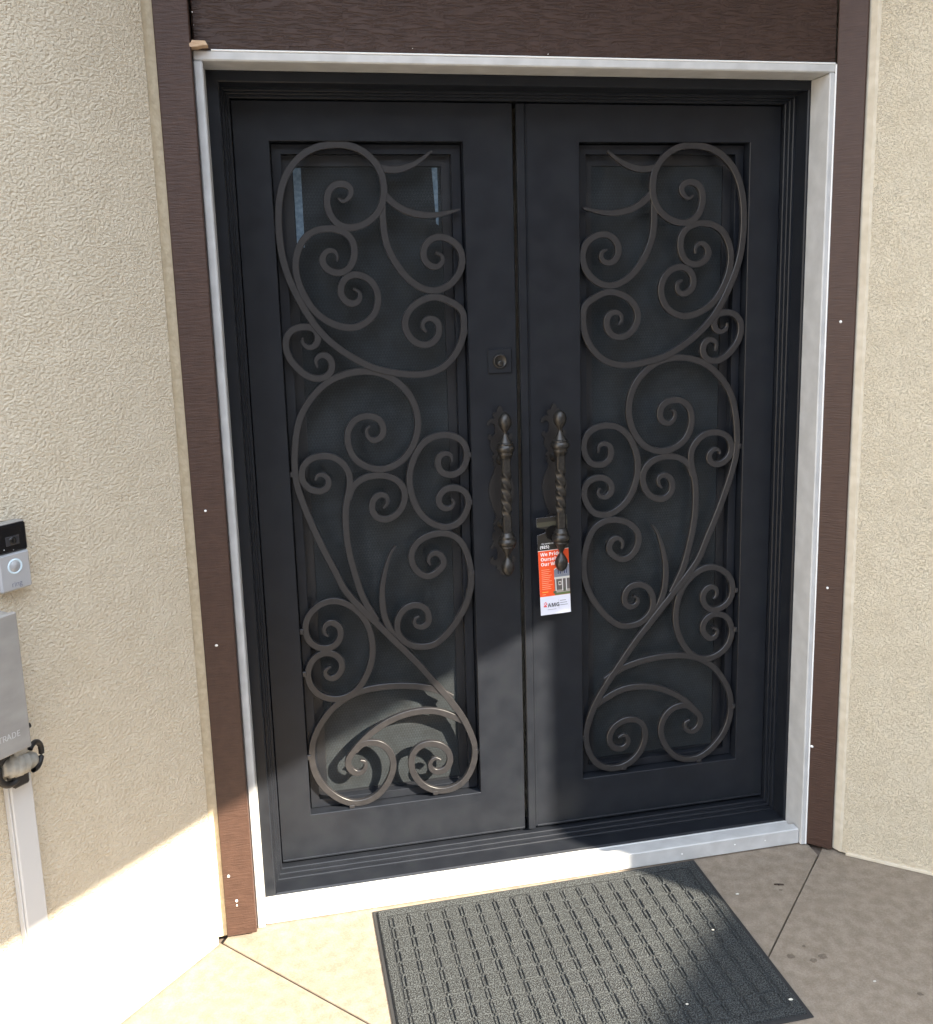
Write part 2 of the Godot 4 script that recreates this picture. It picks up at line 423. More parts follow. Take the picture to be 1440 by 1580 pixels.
	# mat fibres
	var fib := curve_image(noise_image(61, 0.085, 3, 512), 0.30, 0.70)
	var fib2 := noise_image(62, 0.02, 3, 512)
	M.fibre = mat_tri(colour_image(blend_images(fib, fib2, 0.8), lin(0.007, 0.008, 0.0083), lin(0.062, 0.069, 0.070), 0.20, 0.80), Vector3.ONE * 5.0, 0.95, grey_tex(fib), 0.12)
	M.fibre_low = mat_tri(colour_image(blend_images(fib, fib2, 0.8), lin(0.006, 0.007, 0.0072), lin(0.042, 0.046, 0.047), 0.20, 0.80), Vector3.ONE * 5.3, 0.95, grey_tex(fib), 0.1)
	M.rubber = mat_plain(lin(0.022, 0.022, 0.022), 0.8)
	M.pine = mat_tri(colour_image(saw_long, lin(0.42, 0.28, 0.17), lin(0.60, 0.44, 0.30)), Vector3.ONE * 6.0, 0.8)
	M.steel = mat_tri(colour_image(noise_image(71, 0.02, 4, 256), lin(0.27, 0.255, 0.235), lin(0.33, 0.315, 0.29)), Vector3.ONE * 4.0, 0.5)
	M.steel.metallic = 0.1
	M.silver = mat_plain(lin(0.46, 0.465, 0.48), 0.38, 0.4)
	M.gloss_black = mat_plain(lin(0.008, 0.008, 0.009), 0.08)
	M.duct = mat_plain(lin(0.58, 0.57, 0.55), 0.45)
	M.fitting = mat_tri(colour_image(noise_image(72, 0.03, 4, 256), lin(0.27, 0.255, 0.22), lin(0.40, 0.38, 0.33)), Vector3.ONE * 6.0, 0.6)
	M.cable = mat_plain(lin(0.012, 0.011, 0.011), 0.5)
	M.roof = mat_plain(lin(0.20, 0.165, 0.13), 0.9)
	M.twig = mat_plain(lin(0.03, 0.018, 0.012), 0.9)
	M.flake = mat_plain(lin(0.6, 0.58, 0.52), 0.9)

# ---------------------------------------------------------------- setting
func structure(o: Node):
	o.set_meta("kind", "structure")

func setting():
	# ground sheet to the horizon
	var st := new_st()
	quad(st, Vector3(-150, -0.016, 150), Vector3(150, -0.016, 150), Vector3(150, -0.016, -150), Vector3(-150, -0.016, -150))
	structure(commit(st, "ground", M.ground))
	# porch floor: slabs cut by diagonal joints
	var floor := Node3D.new()
	floor.name = "porch_floor"
	add_child(floor)
	structure(floor)
	st = new_st()
	quad(st, Vector3(-3.2, -0.010, 4.4), Vector3(3.2, -0.010, 4.4), Vector3(3.2, -0.010, 0.0), Vector3(-3.2, -0.010, 0.0))
	commit(st, "joint_bed", M.grout, floor)
	var apex := Vector2(-0.06, 1.055)
	var jl := Vector2(-0.872, 0.207)
	var jr := Vector2(0.776, 0.226)
	var polys := [
		[jl, Vector2(-0.80, 0.05), Vector2(0.78, 0.05), jr, apex],
		[jl, apex, Vector2(-0.06, 4.2), Vector2(-3.1, 4.2), Vector2(-3.1, 0.3), Vector2(-1.1, 0.0)],
		[jr, Vector2(0.9, 0.1), Vector2(3.0, 0.3), Vector2(3.0, 4.2), Vector2(-0.06, 4.2), apex]]
	for q in polys:
		var pl := PackedVector2Array()
		for v in q:
			pl.append(Vector2(v.x, -v.y))
		var ins: Array = Geometry2D.offset_polygon(pl, -0.0018)
		st = new_st()
		extrude(st, ins[0], -0.012, -0.0012, Transform3D(Basis(Vector3.RIGHT, Vector3.FORWARD, Vector3.UP), Vector3.ZERO))
		var ins2: Array = Geometry2D.offset_polygon(pl, -0.0028)
		extrude(st, ins2[0], -0.002, 0.0, Transform3D(Basis(Vector3.RIGHT, Vector3.FORWARD, Vector3.UP), Vector3.ZERO))
		commit(st, "slab", M.slab, floor)
	for q in [[0.483, 0.580, 0.011], [0.527, 0.606, 0.010], [0.556, 0.600, 0.012], [0.531, 0.556, 0.006], [0.590, 0.345, 0.006], [0.70, 0.76, 0.008]]:
		var blot := PackedVector2Array()
		for k in 14:
			var r: float = q[2] * rng.randf_range(0.65, 1.1)
			blot.append(Vector2(q[0], -q[1]) + Vector2(cos(TAU * k / 14.0) * r, sin(TAU * k / 14.0) * r * 0.8))
		st = new_st()
		extrude(st, blot, 0.0001, 0.0005, Transform3D(Basis(Vector3.RIGHT, Vector3.FORWARD, Vector3.UP), Vector3.ZERO))
		commit(st, "stain", M.stain, floor)
	# house behind the doorway
	var house := thing("house", "cream house body behind the dark double entry doors", "house", Vector3(0, 0, -2))
	st = new_st()
	bx(st, Vector3(-3.5, -0.1, -3.0), Vector3(3.5, 3.0, 1.86))
	bx(st, Vector3(-3.5, -0.1, 1.8), Vector3(-0.802, 2.9, 2.12))
	bx(st, Vector3(0.802, -0.1, 1.8), Vector3(3.5, 2.9, 2.12))
	bx(st, Vector3(-0.9, 2.15, 1.8), Vector3(0.9, 2.95, 2.10))
	commit(st, "wall", M.smooth_stucco, house)
	# eaves of the house over the doorway
	var eave := thing("eaves", "brown soffit eaves of the house above the doorway", "roof", Vector3(0, 2.72, 0))
	st = new_st()
	bx(st, Vector3(-3.5, 0.0, -0.5), Vector3(3.5, 0.2, 0.62), 0.004)
	commit(st, "soffit", M.roof, eave)
	# added unseen sun blocker: sun reaches the doorway only through the opening
	var blocker := thing("added_sun_blocker", "added unseen blocker with an opening that shapes the sun on the doorway", "wall", Vector3(2.017, 0, 1.962))
	blocker.transform.basis = Basis(Vector3(0.6826, 0, -0.7308), Vector3.UP, Vector3(0.7308, 0, 0.6826))
	st = new_st()
	bx(st, Vector3(0.0, 0.0, 0.0), Vector3(3.2, 4.6, 0.22), 0.003)
	commit(st, "blocker_side", M.roof, blocker)
	st = new_st()
	bx(st, Vector3(-1.52, 2.59, 0.0), Vector3(-0.0005, 4.7, 0.22), 0.003)
	commit(st, "blocker_top", M.roof, blocker)
	# added unseen block: its top edge shades the front of the mat
	var shade_block := thing("added_shade_block", "added unseen block that shades the front of the mat", "added_shade_block", Vector3(4.25, 0, 4.56))
	shade_block.rotation.y = deg_to_rad(45)
	st = new_st()
	bx(st, Vector3(-2.6, 0, 0.25), Vector3(0.75, 3.45, 5.0))
	commit(st, "wall", M.roof, shade_block)
	st = new_st()
	bx(st, Vector3(-2.7, 3.45, 0.0), Vector3(0.85, 3.635, 5.2), 0.01)
	commit(st, "roof", M.roof, shade_block)
	# house across the street, out of view behind the camera, mirrored dimly in the door glass
	var nb := thing("neighbour_house", "brown two-storey house across the street facing the doorway", "house", Vector3(1.5, 0, 11.0))
	st = new_st()
	bx(st, Vector3(-8.0, 0.0, 0.0), Vector3(7.0, 4.6, 6.0), 0.01)
	commit(st, "wall", mat_plain(lin(0.16, 0.13, 0.10), 0.9), nb)
	st = new_st()
	extrude(st, PackedVector2Array([Vector2(-8.6, 4.6), Vector2(7.6, 4.6), Vector2(5.6, 6.6), Vector2(-6.6, 6.6)]), -0.5, 6.5)
	commit(st, "roof", mat_plain(lin(0.10, 0.085, 0.075), 0.95), nb)
	st = new_st()
	bx(st, Vector3(1.6, 0.0, -0.06), Vector3(5.6, 2.4, -0.01), 0.01)
	commit(st, "garage_door", mat_plain(lin(0.30, 0.28, 0.25), 0.7), nb)
	for wx in [-6.4, -3.6, 0.2, 2.6, 4.8]:
		st = new_st()
		bx(st, Vector3(wx - 0.6, 2.9, -0.05), Vector3(wx + 0.6, 4.0, -0.01), 0.01)
		var wo := commit(st, "window", mat_plain(lin(0.45, 0.44, 0.42), 0.6), nb)
		st = new_st()
		bx(st, Vector3(wx - 0.52, 2.98, -0.07), Vector3(wx + 0.52, 3.92, -0.052), 0.004)
		commit(st, "pane", M.gloss_black, wo)
	# stucco wall at the left
	var lw := thing("stucco_wall", "cream stucco wall left of the doorway carrying the doorbell", "wall", wall_org)
	var run := 2.6
	st = new_st()
	var e0 := -wall_nrm * 0.18
	for pair in [[0.012, run]]:
		var a: Vector3 = wall_dir * pair[0] + Vector3(0, 0.004, 0)
		var b: Vector3 = wall_dir * pair[1] + Vector3(0, 0.004, 0)
		var up := Vector3(0, 2.6, 0)
		quad(st, b, a, a + up, b + up)
		quad(st, a, a + e0, a + e0 + up, a + up)
		quad(st, b + e0, b, b + up, b + e0 + up)
		quad(st, a + e0, b + e0, b + e0 + up, a + e0 + up)
	commit(st, "wall_face", M.stucco, lw)
	st = new_st()      # smooth bead where the stucco meets the board
	var bead := [Vector3(0, 0, 0), Vector3(0, 0, 0), Vector3(0, 0, 0), Vector3(0, 0, 0)]
	bead[0] = wall_dir * 0.012 + wall_nrm * 0.0006
	bead[1] = Vector3(-0.0105, 0, -0.002)
	bead[2] = Vector3(-0.0110, 0, -0.019)
	bead[3] = Vector3(0.016, 0, -0.021)
	var prev := []
	var nseg := 46
	for k in nseg + 1:
		var y := 0.006 + 2.5 * k / nseg
		var row := []
		for i in 4:
			var wob := Vector3(rng.randf_range(-0.0012, 0.0012), 0, rng.randf_range(-0.0008, 0.0008)) if i in [1, 2] else Vector3.ZERO
			row.append(bead[i] + wob + Vector3(0, y, 0))
		if prev:
			for i in 3:
				quad(st, prev[i], prev[i + 1], row[i + 1], row[i])
		prev = row
	commit(st, "edge_recess", M.tan_edge, lw)
	# stucco wall at the right
	var rw := thing("stucco_wall", "cream stucco wall right of the doorway with a plain face", "wall", rwall_org)
	st = new_st()
	var a2 := rwall_dir * 0.012 + Vector3(0, 0.006, 0)
	var b2 := rwall_dir * 1.25 + Vector3(0, 0.006, 0)
	var back := -rwall_nrm * 0.18
	var up2 := Vector3(0, 2.6, 0)
	quad(st, a2, b2, b2 + up2, a2 + up2)
	quad(st, b2, b2 + back, b2 + back + up2, b2 + up2)
	quad(st, a2 + back, a2, a2 + up2, a2 + back + up2)
	quad(st, b2 + back, a2 + back, a2 + back + up2, b2 + back + up2)
	commit(st, "wall_face", M.stucco_right, rw)
	st = new_st()
	prev = []
	for k in nseg + 1:
		var y := 0.008 + 2.5 * k / nseg
		var row := [Vector3(0.0, y, -0.05), Vector3(0.0, y, -0.012) + Vector3(rng.randf_range(-0.001, 0.001), 0, 0), rwall_dir * 0.013 + rwall_nrm * 0.002 + Vector3(rng.randf_range(-0.001, 0.001), y, 0), rwall_dir * 0.022 - rwall_nrm * 0.0006 + Vector3(0, y, 0)]
		if prev:
			for i in 3:
				quad(st, prev[i], prev[i + 1], row[i + 1], row[i])
		prev = row
	commit(st, "edge_bead", M.smooth_stucco, rw)
	st = new_st()        # weep strip along the foot of the wall
	bx(st, Vector3(0.03, 0.001, -0.004), Vector3(1.2, 0.010, 0.006), 0.001, Transform3D(Basis(rwall_dir, Vector3.UP, rwall_nrm), Vector3.ZERO))
	commit(st, "foot_strip", M.smooth_stucco, rw)

# ---------------------------------------------------------------- boards and white casing
func dab(parent: Node3D, at: Vector3, r: float, m: Material, called := "caulk_dab"):
	var st := new_st()
	var pf := []
	for k in 5:
		var t := PI * 0.5 * k / 4
		pf.append(Vector2(r * 0.8 * cos(t), r * 0.35 * sin(t)))
	lathe(st, pf, 9, Transform3D(Basis(Vector3.RIGHT * rng.randf_range(0.8, 1.2), Vector3.BACK, Vector3.DOWN * rng.randf_range(0.8, 1.2)), at))
	commit(st, called, m, parent)

func surround():
	var lb := thing("trim_board", "brown rough-sawn trim board left of the doorway with white caulk dabs", "board", Vector3(-0.82, 0, 0.19), "brown boards round the doorway")
	var st := new_st()
	bx(st, Vector3(-0.0395, 0.010, -0.07), Vector3(0.0345, 2.7, 0.010), 0.002)
	commit(st, "plank", M.brown, lb)
	for p in [[-0.831, 1.117, 0.0042], [-0.83, 0.786, 0.0042], [-0.845, 0.178, 0.0050], [-0.830, 0.107, 0.0046], [-0.830, 0.094, 0.0026]]:
		dab(lb, Vector3(p[0] + 0.82, p[1], 0.010), p[2], M.caulk)
	var rb := thing("trim_board", "brown rough-sawn trim board right of the doorway beside plain stucco", "board", Vector3(0.7665, 0, 0.176), "brown boards round the doorway")
	rb.rotation.y = -deg_to_rad(42.2)
	st = new_st()
	bx(st, Vector3(0.0, 0.006, -0.045), Vector3(0.070, 2.7, 0.0), 0.002)
	commit(st, "plank", M.brown, rb)
	for p in [[0.035, 1.5, 0.0042], [0.030, 0.78, 0.0042], [0.006, 0.309, 0.0048]]:
		dab(rb, Vector3(p[0], p[1], 0.0), p[2], M.caulk)
	for p in [[0.020, 2.095], [0.016, 2.05], [0.028, 2.0], [0.022, 1.93], [0.040, 1.84], [0.021, 1.42], [0.015, 1.26], [0.03, 1.25], [0.02, 1.19]]:
		dab(rb, Vector3(p[0], p[1], -0.0005), 0.0030, M.brown, "paint_lump")
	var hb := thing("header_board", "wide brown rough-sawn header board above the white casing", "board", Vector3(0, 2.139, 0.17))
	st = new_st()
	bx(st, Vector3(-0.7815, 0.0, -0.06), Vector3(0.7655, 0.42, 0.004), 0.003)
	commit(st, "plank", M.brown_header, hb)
	for p in [[-0.779, 0.076, 0.0018], [-0.778, 0.05, 0.0012], [-0.30, 0.012, 0.0012], [0.02, 0.006, 0.0014]]:
		dab(hb, Vector3(p[0], p[1], 0.0045), p[2], M.caulk)
	# white casing
	var c := thing("door_casing", "white painted wooden casing round the dark iron door frame", "casing", Vector3(0, 0, 0.1))
	st = new_st()
	bx(st, Vector3(-0.7845, 0.002, -0.06), Vector3(-0.7650, 2.1160, 0.075), 0.0025)
	commit(st, "jamb", M.white, c)
	st = new_st()
	bx(st, Vector3(0.7510, 0.002, -0.06), Vector3(0.7520 + 0.0140, 2.1160, 0.075), 0.0025)
	bx(st, Vector3(0.7535, 0.002, -0.06), Vector3(0.7560, 2.1155, 0.05), 0.001)
	commit(st, "jamb", M.white, c)
	st = new_st()
	bx(st, Vector3(-0.7845, 2.1166, -0.06), Vector3(0.766, 2.1375, 0.0745), 0.003)
	commit(st, "head", M.white, c)
	st = new_st()
	bx(st, Vector3(-0.7642, 0.003, 0.036), Vector3(0.7502, 0.049, 0.066), 0.0025)
	var sill := commit(st, "sill", M.white, c)
	st = new_st()
	bx(st, Vector3(-0.7640, 0.003, -0.02), Vector3(0.7500, 0.031, 0.0355), 0.002)
	commit(st, "sill_ledge", M.white, c)
	st = new_st()         # caulk bead under the iron frame
	tube(st, [Vector3(-0.764, 0.026, -0.006), Vector3(-0.3, 0.0255, -0.005), Vector3(0.2, 0.0265, -0.006), Vector3(0.75, 0.026, -0.005)], 0.0055, 8)
	commit(st, "caulk_bead", M.caulk, c)
	st = new_st()         # bright caulk along the outer edges
	tube(st, [Vector3(-0.745, 2.1382, 0.0735), Vector3(-0.2, 2.1385, 0.0738), Vector3(0.3, 2.1380, 0.0735), Vector3(0.764, 2.1383, 0.0735)], 0.0022, 8)
	commit(st, "caulk_bead", M.caulk, c)
	st = new_st()
	tube(st, [Vector3(0.7668, 0.004, 0.0745), Vector3(0.7672, 0.7, 0.0748), Vector3(0.7666, 1.4, 0.0745), Vector3(0.7668, 2.136, 0.0745)], 0.0023, 8)
	commit(st, "caulk_bead", M.caulk, c)
	for p in [[0.388, 0.025, 0.0032], [0.549, 0.029, 0.0028], [0.643, 0.028, 0.0024]]:
		dab(sill, Vector3(p[0], p[1], 0.066), p[2], M.caulk, "nail_head")
	for p in [[-0.31, 0.037], [-0.22, 0.031], [-0.07, 0.034], [-0.03, 0.036], [-0.55, 0.028]]:
		st = new_st()
		bx(st, Vector3(p[0], p[1], 0.0655), Vector3(p[0] + rng.randf_range(0.008, 0.02), p[1] + 0.0022, 0.0663))
		commit(st, "scuff", M.fitting, sill)
	# pine shim left above the casing corner
	var sh := thing("wood_shim", "broken pine shim stub above the left corner of the white casing", "shim", Vector3(-0.768, 2.138, 0.18))
	st = new_st()
	var spoly := PackedVector2Array([Vector2(-0.0195, 0.0), Vector2(-0.021, 0.006), Vector2(-0.0165, 0.009), Vector2(-0.0145, 0.0135), Vector2(0.013, 0.0130), Vector2(0.018, 0.004), Vector2(0.006, 0.0035), Vector2(-0.004, 0.001)])
	extrude(st, spoly, -0.02, 0.020)
	commit(st, "splinter", M.pine, sh)

# ---------------------------------------------------------------- iron frame
func door_frame():
	var f := thing("door_frame", "dark bronze iron frame with stepped mouldings round both door leaves", "door frame", Vector3(0, 0.02, 0))
	var o := Vector3(0, -0.02, 0)
	var st := new_st()
	rect_loft(st, [
		[-0.790, 0.018, 0.790, 2.134, -0.07],
		[-0.790, 0.018, 0.790, 2.134, 0.060],
		[-0.7670, 0.0215, 0.7590, 2.1168, 0.0605],
		[-0.7668, 0.0218, 0.7588, 2.1165, 0.086],
		[-0.7635, 0.0250, 0.7555, 2.1135, 0.090],
		[-0.7395, 0.0325, 0.7465, 2.0935, 0.090],
		[-0.7370, 0.0350, 0.7440, 2.0910, 0.0875],
		[-0.7362, 0.0360, 0.7432, 2.0900, 0.036]], o)
	commit(st, "jamb_frame", M.iron, f)
	st = new_st()
	rect_loft(st, [
		[-0.7400, 0.0330, 0.7470, 2.0930, 0.0355],
		[-0.7308, 0.0392, 0.7368, 2.0848, 0.0355],
		[-0.7290, 0.0410, 0.7350, 2.0830, 0.0337],
		[-0.7288, 0.0410, 0.7348, 2.0828, 0.024]], o)
	commit(st, "outer_moulding", M.iron, f)
	st = new_st()
	rect_loft(st, [
		[-0.7310, 0.0380, 0.7370, 2.0850, 0.0235],
		[-0.7262, 0.0475, 0.7315, 2.0797, 0.0235],
		[-0.7246, 0.0491, 0.7299, 2.0781, 0.0219],
		[-0.7245, 0.0495, 0.7297, 2.0778, 0.015]], o)
	commit(st, "middle_moulding", M.iron, f)
	st = new_st()
	rect_loft(st, [
		[-0.7270, 0.0470, 0.7320, 2.0810, 0.0145],
		[-0.7198, 0.0573, 0.7242, 2.0728, 0.0145],
		[-0.7181, 0.0590, 0.7225, 2.0711, 0.0128],
		[-0.7175, 0.0600, 0.7220, 2.0705, -0.07]], o)
	commit(st, "inner_stop", M.iron, f)
	st = new_st()
	bx(st, Vector3(-0.7365, 0.0, 0.030), Vector3(0.7435, 0.0125, 0.0855), 0.0015)
	bx(st, Vector3(-0.7366, 0.0, 0.080), Vector3(0.7436, 0.0165, 0.0886), 0.002)
	commit(st, "threshold", M.iron, f)
	for p in [[0.06, 0.083], [-0.37, 0.05]]:
		dab(f, Vector3(p[0], 0.0145 if p[1] > 0.08 else 0.0125, p[1]), 0.002, M.caulk, "paint_speck")

# ---------------------------------------------------------------- door leaves
func path_of(nums: Array) -> Array:
	var p := []
	for k in range(0, nums.size(), 2):
		p.append(Vector2(nums[k], nums[k + 1]) * 0.0001)
	var out := []
	for k in p.size() - 1:
		var a: Vector2 = p[maxi(k - 1, 0)]
		var b: Vector2 = p[k]
		var c: Vector2 = p[k + 1]
		var d: Vector2 = p[mini(k + 2, p.size() - 1)]
		for s in 4:
			out.append(b.cubic_interpolate(c, a, d, s / 4.0))
	out.append(p[-1])
	return out

func bar_mesh(path: Array, taper0: float, taper1: float, zf: float, mirror: float, off: Vector3, m: Material) -> ArrayMesh:
	var n := path.size()
	var len_at := [0.0]
	for k in range(1, n):
		len_at.append(len_at[-1] + path[k].distance_to(path[k - 1]))
	var total: float = len_at[-1]
	var rows := []
	var norms := []
	for k in n:
		var d: Vector2 = (path[mini(k + 1, n - 1)] - path[maxi(k - 1, 0)]).normalized()
		var nv := Vector2(-d.y, d.x)
		var w := 0.0087
		if taper0 > 0.0 and len_at[k] < taper0:
			w *= 0.30 + 0.70 * pow(len_at[k] / taper0, 0.75)
		if taper1 > 0.0 and total - len_at[k] < taper1:
			w *= 0.30 + 0.70 * pow((total - len_at[k]) / taper1, 0.75)
		var th := 0.0125
		var c := minf(0.0011, w * 0.3)
		var prof := [[-w + c, 0.0], [w - c, 0.0], [w, -c], [w, -th + c], [w - c, -th], [-w + c, -th], [-w, -th + c], [-w, -c]]
		var row := []
		for q in prof:
			var v: Vector2 = path[k] + nv * q[0]
			row.append(Vector3(v.x * mirror, v.y, zf + q[1]) + off)
		rows.append(row)
		norms.append(Vector3(nv.x * mirror, nv.y, 0.0))
	var st := SurfaceTool.new()
	st.begin(Mesh.PRIMITIVE_TRIANGLES)
	var dirs := [[0.0, 1.0], [0.7, 0.7], [1.0, 0.0], [0.7, -0.7], [0.0, -1.0], [-0.7, -0.7], [-1.0, 0.0], [-0.7, 0.7]]
	for k in n - 1:
		for i in 8:
			var j := (i + 1) % 8
			var n0: Vector3 = (norms[k] * dirs[i][0] + Vector3(0, 0, dirs[i][1])).normalized()
			var n1: Vector3 = (norms[k + 1] * dirs[i][0] + Vector3(0, 0, dirs[i][1])).normalized()
			var q := [[rows[k][i], n0], [rows[k + 1][i], n1], [rows[k + 1][j], n1], [rows[k][j], n0]]
			var ord := [0, 1, 2, 0, 2, 3] if mirror < 0 else [0, 2, 1, 0, 3, 2]
			for x in ord:
				st.set_normal(q[x][1])
				st.add_vertex(q[x][0])
	for e in [0, n - 1]:
		var nn: Vector3 = norms[e].cross(Vector3.BACK)
		for i in range(1, 7):
			for x in [0, i, i + 1]:
				st.set_normal(nn)
				st.add_vertex(rows[e][x])
	var mesh := st.commit()
	mesh.surface_set_material(0, m)
	return mesh

func leaf(m: float, side: String):
	var left := m > 0
	var lab := "left door leaf with square deadbolt, twisted pull and iron scrollwork" if left else "right door leaf with iron scrollwork, twisted pull and paper hanger"
	var d := thing("iron_door", lab, "door", Vector3(-0.37 * m, 0.068, 0), "double iron entry doors")
	var o := -d.position
	var x0 := -0.7165
	var x1 := -0.0245 if left else 0.0015
	if not left:
		x0 = -0.7205
		x1 = -0.010
	# steel skin with its opening
	var st := new_st()
	rect_loft(st, [
		[x0, 0.068, x1, 2.069, -0.045],
		[x0, 0.068, x1, 2.069, -0.0015],
		[x0 + 0.0015, 0.0695, x1 - 0.0015, 2.0675, 0.0],
		[-0.6330, 0.1965, -0.1515, 1.9770, 0.0],
		[-0.6315, 0.1980, -0.1530, 1.9755, -0.0015],
		[-0.6312, 0.1983, -0.1533, 1.9752, -0.055]], o, m)
	commit(st, "door_skin", M.iron, d)
	st = new_st()        # drip strip along the bottom edge
	bx(st, Vector3(minf(x0 * m, x1 * m) + 0.001, 0.0685, -0.010) + o, Vector3(maxf(x0 * m, x1 * m) - 0.001, 0.0745, 0.0035) + o, 0.0012)
	commit(st, "bottom_sweep", M.iron, d)
	if not left:
		st = new_st()
		bx(st, Vector3(-0.0165, 0.0665, -0.004) + o, Vector3(0.0055, 2.0675, 0.0085) + o, 0.002)
		commit(st, "astragal", M.iron, d)
		st = new_st()
		bx(st, Vector3(0.0062, 0.0700, -0.004) + o, Vector3(0.0115, 2.0660, 0.0028) + o, 0.0012)
		commit(st, "astragal_lip", M.iron, d)
	# inner frame that carries the glass
	st = new_st()
	rect_loft(st, [
		[-0.6285, 0.2010, -0.1560, 1.9725, -0.055],
		[-0.6285, 0.2010, -0.1560, 1.9725, -0.0305],
		[-0.6280, 0.2015, -0.1565, 1.9720, -0.030],
		[-0.6060, 0.2220, -0.1790, 1.9500, -0.030],
		[-0.6055, 0.2225, -0.1795, 1.9495, -0.0305],
		[-0.6055, 0.2225, -0.1795, 1.9495, -0.062]], o, m)
	commit(st, "glass_frame", M.iron, d)
	st = new_st()
	rect_loft(st, [
		[-0.6300, 0.200, -0.1545, 1.974, -0.0540],
		[-0.5810, 0.2270, -0.2030, 1.9230, -0.0540],
		[-0.5805, 0.2275, -0.2035, 1.9225, -0.0600]], o, m)
	commit(st, "gasket", M.gasket, d)
	st = new_st()
	var sx := [-0.632 * m, -0.152 * m]
	bx(st, Vector3(sx.min(), 0.195, -0.066) + o, Vector3(sx.max(), 1.980, -0.0585) + o)
	commit(st, "screen", M.screen, d)
	st = new_st()
	sx = [-0.6052 * m, -0.1798 * m]
	quad(st, Vector3(sx.min(), 0.2228, -0.0470) + o, Vector3(sx.max(), 0.2228, -0.0470) + o, Vector3(sx.max(), 1.9492, -0.0470) + o, Vector3(sx.min(), 1.9492, -0.0470) + o)
	commit(st, "glass_pane", M.glass, d)
	if left:
		for fs in [[-0.578, 1.73, 0.019, 0.19, -1.0], [-0.226, 1.78, 0.014, 0.14, 1.0]]:  # two upright pale blue strips just in front of the screen
			st = new_st()
			var y0: float = fs[1]
			var y1: float = fs[1] + fs[3]
			extrude(st, PackedVector2Array([Vector2(fs[0], y1), Vector2(fs[0] + 0.004 * fs[4] + 0.004, y0), Vector2(fs[0] + fs[2], y0 - 0.005), Vector2(fs[0] + fs[2] * 1.05, y1)]), -0.0583, -0.0578, Transform3D(Basis.IDENTITY, o))
			commit(st, "blue_strip", M.pale_blue, d)
	# scrollwork
	var i := 0
	for s in SCROLLS:
		var mesh := bar_mesh(path_of(s[3]), s[1] * 0.001, s[2] * 0.001, -0.0040 - 0.00045 * i, m, o, M.bar)
		inst(mesh, "leaf_blade" if s[0] in ["D", "E", "M"] else "scroll", d, Transform3D.IDENTITY)
		i += 1
	for t in TABS:
		st = new_st()
		var vert: bool = absf(t[0] + 0.392) > 0.2
		var hx := 0.005 if vert else 0.007
		var hy := 0.007 if vert else 0.005
		bx(st, Vector3(t[0] * m - hx, t[1] - hy, -0.0160) + o, Vector3(t[0] * m + hx, t[1] + hy, -0.0062) + o, 0.0008)
		commit(st, "weld", M.bar, d)
	pull(d, m, o)
	if left:
		deadbolt(d, o)

func pull(d: Node3D, m: float, o: Vector3):
	var h := Node3D.new()
	h.name = "pull_handle"
	d.add_child(h, true)
	h.position = Vector3(-0.0745 * m, 1.071, 0) + o
	# ornate back plate
	var st := new_st()
	var poly := PackedVector2Array()
	for p in PLATE:
		poly.append(Vector2(p[0], p[1]) * 0.0001)
	for k in range(PLATE.size() - 1, -1, -1):
		poly.append(Vector2(-PLATE[k][0] if absi(PLATE[k][0]) > 60 else 15, PLATE[k][1]) * 0.0001)
	extrude(st, poly, 0.0002, 0.0042)
	for shrink in [0.0013]:
		for q in Geometry2D.offset_polygon(poly, -shrink):
			if q.size() > 2:
				extrude(st, q, 0.004, 0.0056)
	commit(st, "back_plate", M.plate, h)
	# grip: finials and collars turned, square bar twisted in the middle
	var zs := 0.060
	var top := [[0.0, 0.221], [0.0045, 0.2195], [0.009, 0.2145], [0.0125, 0.206], [0.0138, 0.196], [0.0125, 0.187], [0.0085, 0.1775], [0.005, 0.1715], [0.0038, 0.1675], [0.005, 0.163], [0.0085, 0.153], [0.0122, 0.1435], [0.0128, 0.141], [0.0160, 0.1405], [0.0165, 0.138], [0.0145, 0.1365], [0.0175, 0.134], [0.0196, 0.127], [0.0180, 0.120], [0.0145, 0.1165], [0.0150, 0.114], [0.0155, 0.1095], [0.0125, 0.1075], [0.0128, 0.1005], [0.0, 0.1004]]
	for s in [1.0, -1.0]:
		var pf := []
		for q in top:
			pf.append(Vector2(q[0] * 1.3, q[1] * s))
		st = new_st()
		lathe(st, pf, 24, Transform3D(Basis.IDENTITY, Vector3(0, 0, zs)))
		commit(st, "finial", M.handle, h)
	st = new_st()
	var rows := []
	var ny := 72
	for k in ny + 1:
		var y := 0.101 - 0.202 * k / ny
		var tw := clampf((0.064 - y) / 0.122, 0.0, 1.0)
		var ang := PI / 4 + tw * TAU * -1.0
		var bulge := 1.0 + 0.05 * sin(PI * tw)
		var row := []
		for i in 4:
			for c in [-0.16, 0.16]:
				var t: float = ang + PI / 2 * i + c
				row.append(Vector3(cos(t) * 0.0138 * bulge, y, zs + sin(t) * 0.0138 * bulge))
		rows.append(row)
	for k in ny:
		for i in 8:
			var j := (i + 1) % 8
			st.set_smooth_group(2 + i)
			quad(st, rows[k][i], rows[k][j], rows[k + 1][j], rows[k + 1][i])
	st.set_smooth_group(-1)
	commit(st, "twisted_grip", M.handle, h)
	for s in [1.0, -1.0]:
		st = new_st()
		var y: float = 0.088 * s - 0.001
		lathe(st, [Vector2(0.0, 0.003), Vector2(0.014, 0.003), Vector2(0.0145, 0.007), Vector2(0.009, 0.012), Vector2(0.0075, 0.022), Vector2(0.009, 0.036), Vector2(0.0105, 0.047), Vector2(0.0105, 0.054)], 16, Transform3D(Basis(Vector3.RIGHT, Vector3.BACK, Vector3.DOWN), Vector3(0, y, 0)))
		commit(st, "post", M.handle, h)

